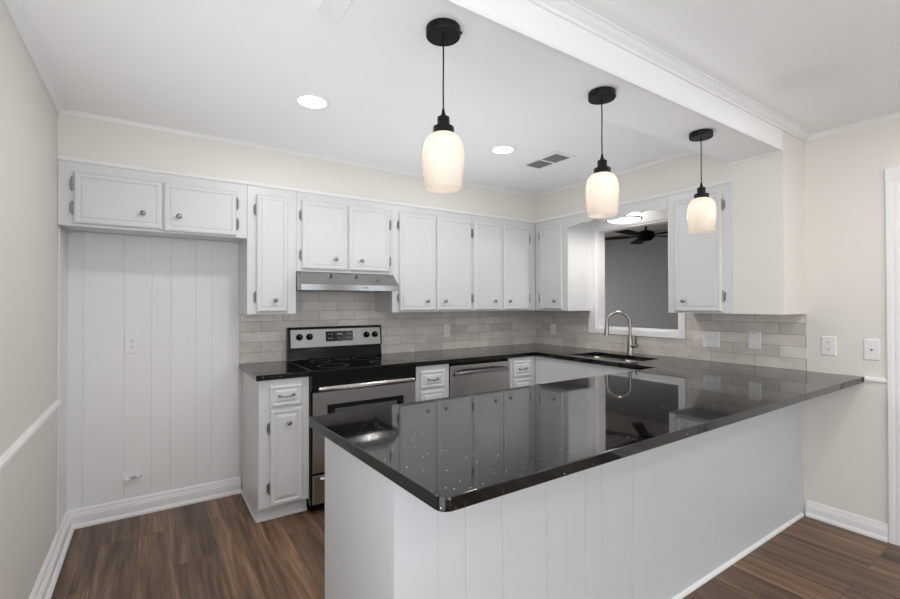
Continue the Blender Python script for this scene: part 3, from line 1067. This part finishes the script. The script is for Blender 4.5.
# hood
root = thing('range_hood', 'slim stainless steel range hood under the short cabinet', 'range hood', (1.2625, 0, 1.44))
hw = .734
bm = bm_new()
t = bmesh.new()
prof = [(-.0098, .1315), (-.355, .1315), (-.372, .118), (-.452, .046), (-.456, .040), (-.456, .0), (-.446, .0), (-.446, .014), (-.0098, .014)]
A = [t.verts.new((0, y, z)) for y, z in prof]
Bv = [t.verts.new((hw, y, z)) for y, z in prof]
t.faces.new(A)
t.faces.new(Bv[::-1])
for i in range(len(prof)):
    j = (i + 1) % len(prof)
    t.faces.new((A[i], Bv[i], Bv[j], A[j]))
merge(bm, t)
box(bm, 0, .012, -.446, -.0098, 0, .016)
box(bm, hw - .012, hw, -.446, -.0098, 0, .016)
obj('hood_shell', bm, M_STEEL_HOOD, root)
bm = bm_new()
box(bm, .10, hw - .10, -.38, -.06, .006, .0138)
obj('grease_filter', bm, M_GRILLE, root)
for x in (.42, .445):
    bm = bm_new()
    lathe(bm, [(.0001, 0), (.006, 0), (.005, .006), (.0001, .007)], seg=12, mat=Matrix.Translation((x + .03, -.456, .022)) @ Matrix.Rotation(math.radians(90), 4, 'X'))
    obj('switch', bm, M_NICKEL, root, True)

# ------------------------------------------------------------------ dishwasher
root = thing('dishwasher', 'stainless steel dishwasher between two narrow drawer cabinets', 'dishwasher', (2.3555, 0, 0))
dw = .6085
obj('tub', B1(0, dw, -.598, -.012, .1, .874), M_BLKENAMEL, root)
obj('toe_kick', B1(.004, dw - .004, -.55, -.5, .0005, .1), M_BLKENAMEL, root)
bm = bm_new()
box(bm, .003, dw - .003, -.632, -.599, .115, .858, .004)
dd = obj('door_panel', bm, M_STEEL, root)
bm = bm_new()
pp = []
for k in range(21):
    u = -1 + 2 * k / 20
    pp.append((dw / 2 + u * .272, -.640 - .040 * (1 - abs(u) ** 6), .803 - .012 * abs(u) ** 4))
t = bmesh.new()
rows = []
for x, y, z in pp:
    rows.append([t.verts.new((x, y - a, z + b)) for a, b in ((-.004, -.016), (.007, -.014), (.010, .0), (.007, .014), (-.004, .016))])
for a, b in zip(rows, rows[1:]):
    for i in range(5):
        t.faces.new((a[i], a[(i + 1) % 5], b[(i + 1) % 5], b[i]))
t.faces.new(rows[0][::-1])
t.faces.new(rows[-1])
merge(bm, t)
obj('handle', bm, M_STEEL_HOOD, dd, True)

# ------------------------------------------------------------------ outlets, plates, valve box
def plate_bm(w, h, th=.006):
    bm = bm_new()
    rings(bm, -w / 2, w / 2, -h / 2, h / 2, -.0004, [(0, th * .4), (.004, th), (.008, th)])
    return bm

def duplex(root, h=.0):
    for s in (-1, 1):
        bm = bm_new()
        prism(bm, [(.0165 * math.cos(a) * (1.0), s * .0195 + .0135 * max(-1, min(1, 1.25 * math.sin(a)))) for a in [2 * math.pi * k / 20 for k in range(20)]], 1, -.0078, -.006)
        r = obj('receptacle', bm, M_PLASTIC, root)
        bm = bm_new()
        for x in (-.006, .006):
            box(bm, x - .0011, x + .0011, -.0082, -.0077, s * .0195 - .001, s * .0195 + .007)
        lathe(bm, [(.0001, 0), (.0024, 0), (.0024, .0005), (.0001, .0005)], seg=10, mat=Matrix.Translation((0, -.0078, s * .0195 - .007)) @ Matrix.Rotation(math.radians(90), 4, 'X'))
        obj('slots', bm, M_SLOT, r)

def screws(root, pos):
    for x, z in pos:
        bm = bm_new()
        lathe(bm, [(.0001, 0), (.0035, 0), (.003, .001), (.0001, .0013)], seg=12, mat=Matrix.Translation((x, -.006, z)) @ Matrix.Rotation(math.radians(90), 4, 'X'))
        obj('screw', bm, M_PEWTER, root, True)

OG = 'white wall plates'
def outlet(name, label, cat, loc, rotz, w=.075, h=.118):
    r = thing(name, label, cat, loc, rotz, OG)
    obj('cover_plate', plate_bm(w, h), M_PLASTIC, r)
    return r
r = outlet('wall_outlet', 'white duplex outlet on the grooved panelling in the fridge alcove', 'outlet', (.322, -.010, 1.092), 0, .076, .122)
duplex(r)
r = outlet('wall_outlet', 'white outlet on the beige tile of the range wall, below the tall cabinets', 'outlet', (2.724, -.009, 1.088), 0)
duplex(r)
RR = math.radians(-90)
r = outlet('wall_switch', 'white plate on the tile under the corner cabinet, beside the pass-through', 'switch', (W - .009, -.262, 1.076), RR, .075, .114)
bm = bm_new()
rings(bm, -.0165, .0165, -.033, .033, -.006, [(0, .001), (.002, .003), (.004, .003)])
obj('rocker', bm, M_PLASTIC, r)
r = outlet('wall_outlet', 'wide double plate on the tile between the pass-through and the single blank plate', 'outlet', (W - .009, -1.833, 1.076), RR, .118, .118)
screws(r, [(-.023, .0), (.023, .0), (-.023, -.042), (.023, -.042)])
r = outlet('blank_plate', 'single blank plate with two screws on the tile near its open end', 'plate', (W - .009, -2.116, 1.087), RR, .078, .122)
screws(r, [(0, .048), (0, -.048)])
r = outlet('wall_outlet', 'white duplex outlet on the painted beige wall beside the tile end', 'outlet', (W, -2.520, 1.082), RR, .074, .117)
duplex(r)
r = outlet('cable_plate', 'white plate with one small socket on the beige wall beside the door casing', 'plate', (W, -2.717, 1.075), RR, .070, .120)
bm = bm_new()
lathe(bm, [(.0001, 0), (.0055, 0), (.0055, .005), (.004, .008), (.0001, .008)], seg=12, mat=Matrix.Translation((0, -.006, 0)) @ Matrix.Rotation(math.radians(90), 4, 'X'))
obj('socket', bm, M_PEWTER, r, True)

r = thing('water_valve_box', 'small white ice-maker valve box low on the alcove panelling', 'valve', (.326, -.010, .246))
bm = bm_new()
box(bm, -.052, .052, -.004, -.0004, -.032, .034, .0015)
box(bm, -.052, -.045, -.010, -.0038, -.030, .030, .0015)
obj('box_frame', bm, M_PLASTIC, r)
bm = bm_new()
tube(bm, [(-.030, -.020, -.012), (.040, -.020, .000)], [.0085, .0075], 12)
tube(bm, [(-.030, -.004, -.012), (-.030, -.022, -.012)], .009, 12)
obj('valve', bm, M_PLASTIC, r, True)
bm = bm_new()
tube(bm, [(.005, -.020, -.006), (.005, -.034, .004)], [.004, .004], 8)
tube(bm, [(-.012, -.036, .004), (.022, -.036, .006)], [.004, .004], 8)
tube(bm, [(.036, -.020, -.001), (.050, -.020, .001)], [.0035, .003], 8)
obj('valve_handle', bm, M_PEWTER, r, True)

# ------------------------------------------------------------------ ceiling fixtures
def downlight(label, x, y, power):
    r = thing('recessed_light', label, 'ceiling light', (x, y, ZC), 0, 'recessed ceiling lights')
    bm = bm_new()
    lathe(bm, [(.070, -.0005), (.092, -.0005), (.090, -.004), (.078, -.007), (.072, -.006)], seg=36, close=True)
    obj('trim_ring', bm, M_TRIM, r, True)
    bm = bm_new()
    lathe(bm, [(.0001, -.0008), (.0715, -.0008), (.0715, -.0035), (.0001, -.0045)], seg=32)
    obj('diffuser', bm, M_LED, r, True)
    a = area('recessed_lamp', (x, y, ZC - .012), (0, 0, 0), .13, .13, power, (1.0, .975, .94), 'DISK')
downlight('round recessed light in the kitchen ceiling above the fridge alcove floor', 1.12, -1.178, P_REC)
downlight('round recessed light in the kitchen ceiling beside the air vent', 2.432, -1.165, P_REC * 0.85)
for x, y in ((.95, -4.6), (2.9, -4.6), (.95, -6.0), (2.9, -6.0)):
    downlight('round recessed light in the dining ceiling', x, y, P_DIN)
downlight('round recessed light in the dining ceiling close to the doorway', 3.0, -3.27, 6.5)

r = thing('ceiling_vent', 'white ceiling air vent with two louvre banks near the corner', 'vent', (2.862, -1.166, ZC))
bm = bm_new()
vw, vl = .100, .185
for a, b, c, d_ in ((-vw, -vw + .025, -vl, vl), (vw - .025, vw, -vl, vl), (-vw + .025, vw - .025, -vl, -vl + .028), (-vw + .025, vw - .025, vl - .028, vl), (-vw + .025, vw - .025, -.008, .008)):
    box(bm, a, b, c, d_, -.010, -.0005, .002)
obj('vent_frame', bm, M_TRIM, r)
bm = bm_new()
box(bm, -vw + .025, vw - .025, -vl + .028, vl - .028, -.002, -.0005)
obj('duct_shade', bm, M_GRILLE, r)  # flat dark plate; shade of the duct is put into its colour
bm = bm_new()
for k in range(9):
    for s in (-1, 1):
        y = s * (.018 + k * .0165)
        prism(bm, [(y - .0015, -.0025), (y + .0015, -.0025), (y + .006, -.0085), (y + .003, -.0085)], 0, -vw + .025, vw - .025)
obj('louvres', bm, simple('vent_blade', (.22, .22, .22), .5), r)

# sink flush light under the soffit
r = thing('flush_ceiling_light', 'round glowing flush light with metal rings above the sink', 'ceiling light', (3.70, -1.222, ZT))
bm = bm_new()
lathe(bm, [(.0001, -.0005), (.115, -.0005), (.115, -.012), (.0001, -.012)], seg=40)
obj('mounting_plate', bm, M_NICKEL, r, True)
bm = bm_new()
lathe(bm, [(.122, -.0125), (.130, -.030), (.134, -.085), (.126, -.104), (.095, -.114), (.0001, -.118)], seg=44)
obj('diffuser', bm, emit('sink_light_diffuser', (1.0, .98, .95), 2.2), r, True)
bm = bm_new()
for z in (-.040, -.094):
    lathe(bm, [(.137, z - .005), (.144, z - .005), (.144, z + .005), (.137, z + .005)], seg=44, close=True)
for k in range(3):
    a = math.radians(20 + 120 * k)
    tube(bm, [(.141 * math.cos(a), .141 * math.sin(a), -.008), (.141 * math.cos(a), .141 * math.sin(a), -.098)], .003, 8)
    tube(bm, [(.110 * math.cos(a), .110 * math.sin(a), -.008), (.141 * math.cos(a), .141 * math.sin(a), -.008)], .003, 8)
obj('metal_rings', bm, simple('dark_bronze', (.06, .055, .05), .4, .6), r, True)
area('sink_lamp', (3.70, -1.222, ZT - .124), (0, 0, 0), .2, .2, P_SINK, (1.0, .96, .90), 'DISK')

# pendants
PZ = 2.2550
def pendant(label, x):
    r = thing('pendant_light', label, 'pendant light', (x, -2.283, PZ), 0, 'pendant lights over the peninsula')
    bm = bm_new()
    lathe(bm, [(.0001, -.0005), (.055, -.0005), (.057, -.003), (.057, -.027), (.055, -.030), (.0001, -.030)], seg=40)
    c = obj('canopy', bm, M_BLACK, r, True)
    for s in (-1, 1):
        bm = bm_new()
        lathe(bm, [(.0001, 0), (.005, 0), (.0045, .005), (.0001, .006)], seg=10, mat=Matrix.Translation((s * .057 * .83, -.057 * .555, -.016)) @ Matrix.Rotation(math.atan2(-.555, s * .83), 4, 'Z') @ Matrix.Rotation(math.radians(90), 4, 'Y'))
        obj('canopy_screw', bm, M_BLACK, c, True)
    bm = bm_new()
    tube(bm, [(0, 0, -.029), (.0008, 0, -.10), (-.0006, 0, -.20), (0, 0, -.274)], .0026, 8)
    obj('cord', bm, M_BLACK, r, True)
    bm = bm_new()
    lathe(bm, [(.0001, -.268), (.004, -.268), (.006, -.282), (.010, -.292), (.0195, -.296), (.0205, -.298), (.0205, -.326), (.034, -.329), (.0355, -.332), (.0355, -.350), (.032, -.352), (.0001, -.352)], seg=32)
    obj('socket_cap', bm, M_BLACK, r, True)
    bm = bm_new()
    prof = [(.030, -.351), (.040, -.354), (.053, -.364), (.062, -.380), (.067, -.402), (.0685, -.425), (.0675, -.455), (.0650, -.490), (.0628, -.517), (.0612, -.530), (.0604, -.533), (.0590, -.531), (.0604, -.517), (.0627, -.490), (.0652, -.455), (.0662, -.425), (.0645, -.402), (.0600, -.381), (.0515, -.3665), (.039, -.357), (.030, -.354)]
    lathe(bm, prof, seg=48, close=True)
    obj('lamp_shade', bm, M_SHADE, r, True)
    bm = bm_new()
    lathe(bm, [(.0001, -.352), (.013, -.353), (.013, -.362), (.016, -.370), (.017, -.378), (.014, -.386), (.008, -.391), (.0001, -.393)], seg=24)
    obj('bulb', bm, M_BULB, r, True)
    d = bpy.data.lights.new('pendant_lamp', 'POINT')
    d.energy = P_PEND
    d.color = (1.0, .95, .885)
    d.shadow_soft_size = .012
    o = bpy.data.objects.new('pendant_lamp', d)
    COL.objects.link(o)
    o.location = (x, -2.283, PZ - .412)
pendant('black and opal glass pendant over the free end of the peninsula', 1.221)
pendant('black and opal glass pendant hanging in the middle of the row of three', 2.034)
pendant('black and opal glass pendant hanging in front of the cabinet beside the boxed wall end', 2.856)

# ceiling fan in the room beyond
r = thing('ceiling_fan', 'black ceiling fan in the grey room beyond the pass-through', 'ceiling fan', (5.66, -.17, 2.70))
bm = bm_new()
lathe(bm, [(.0001, -.001), (.065, -.001), (.06, -.04), (.015, -.05), (.013, -.42), (.06, -.435), (.10, -.455), (.105, -.51), (.08, -.545), (.05, -.56), (.0001, -.565)], seg=32)
obj('motor_housing', bm, M_FAN, r, True)
for k in range(5):
    a = math.radians(187 + 72 * k)
    bm = bm_new()
    t = bmesh.new()
    o2 = [(.09, -.03), (.18, -.035), (.22, -.065), (.74, -.078), (.78, -.05), (.78, .05), (.74, .078), (.22, .065), (.18, .035), (.09, .03)]
    A = [t.verts.new((x, y, -.50 + y * .07 - .004)) for x, y in o2]
    Bv = [t.verts.new((x, y, -.50 + y * .07 + .004)) for x, y in o2]
    t.faces.new(A[::-1])
    t.faces.new(Bv)
    for i in range(len(o2)):
        j = (i + 1) % len(o2)
        t.faces.new((A[i], A[j], Bv[j], Bv[i]))
    merge(bm, t, Matrix.Rotation(a, 4, 'Z'))
    obj('blade', bm, M_FAN, r)
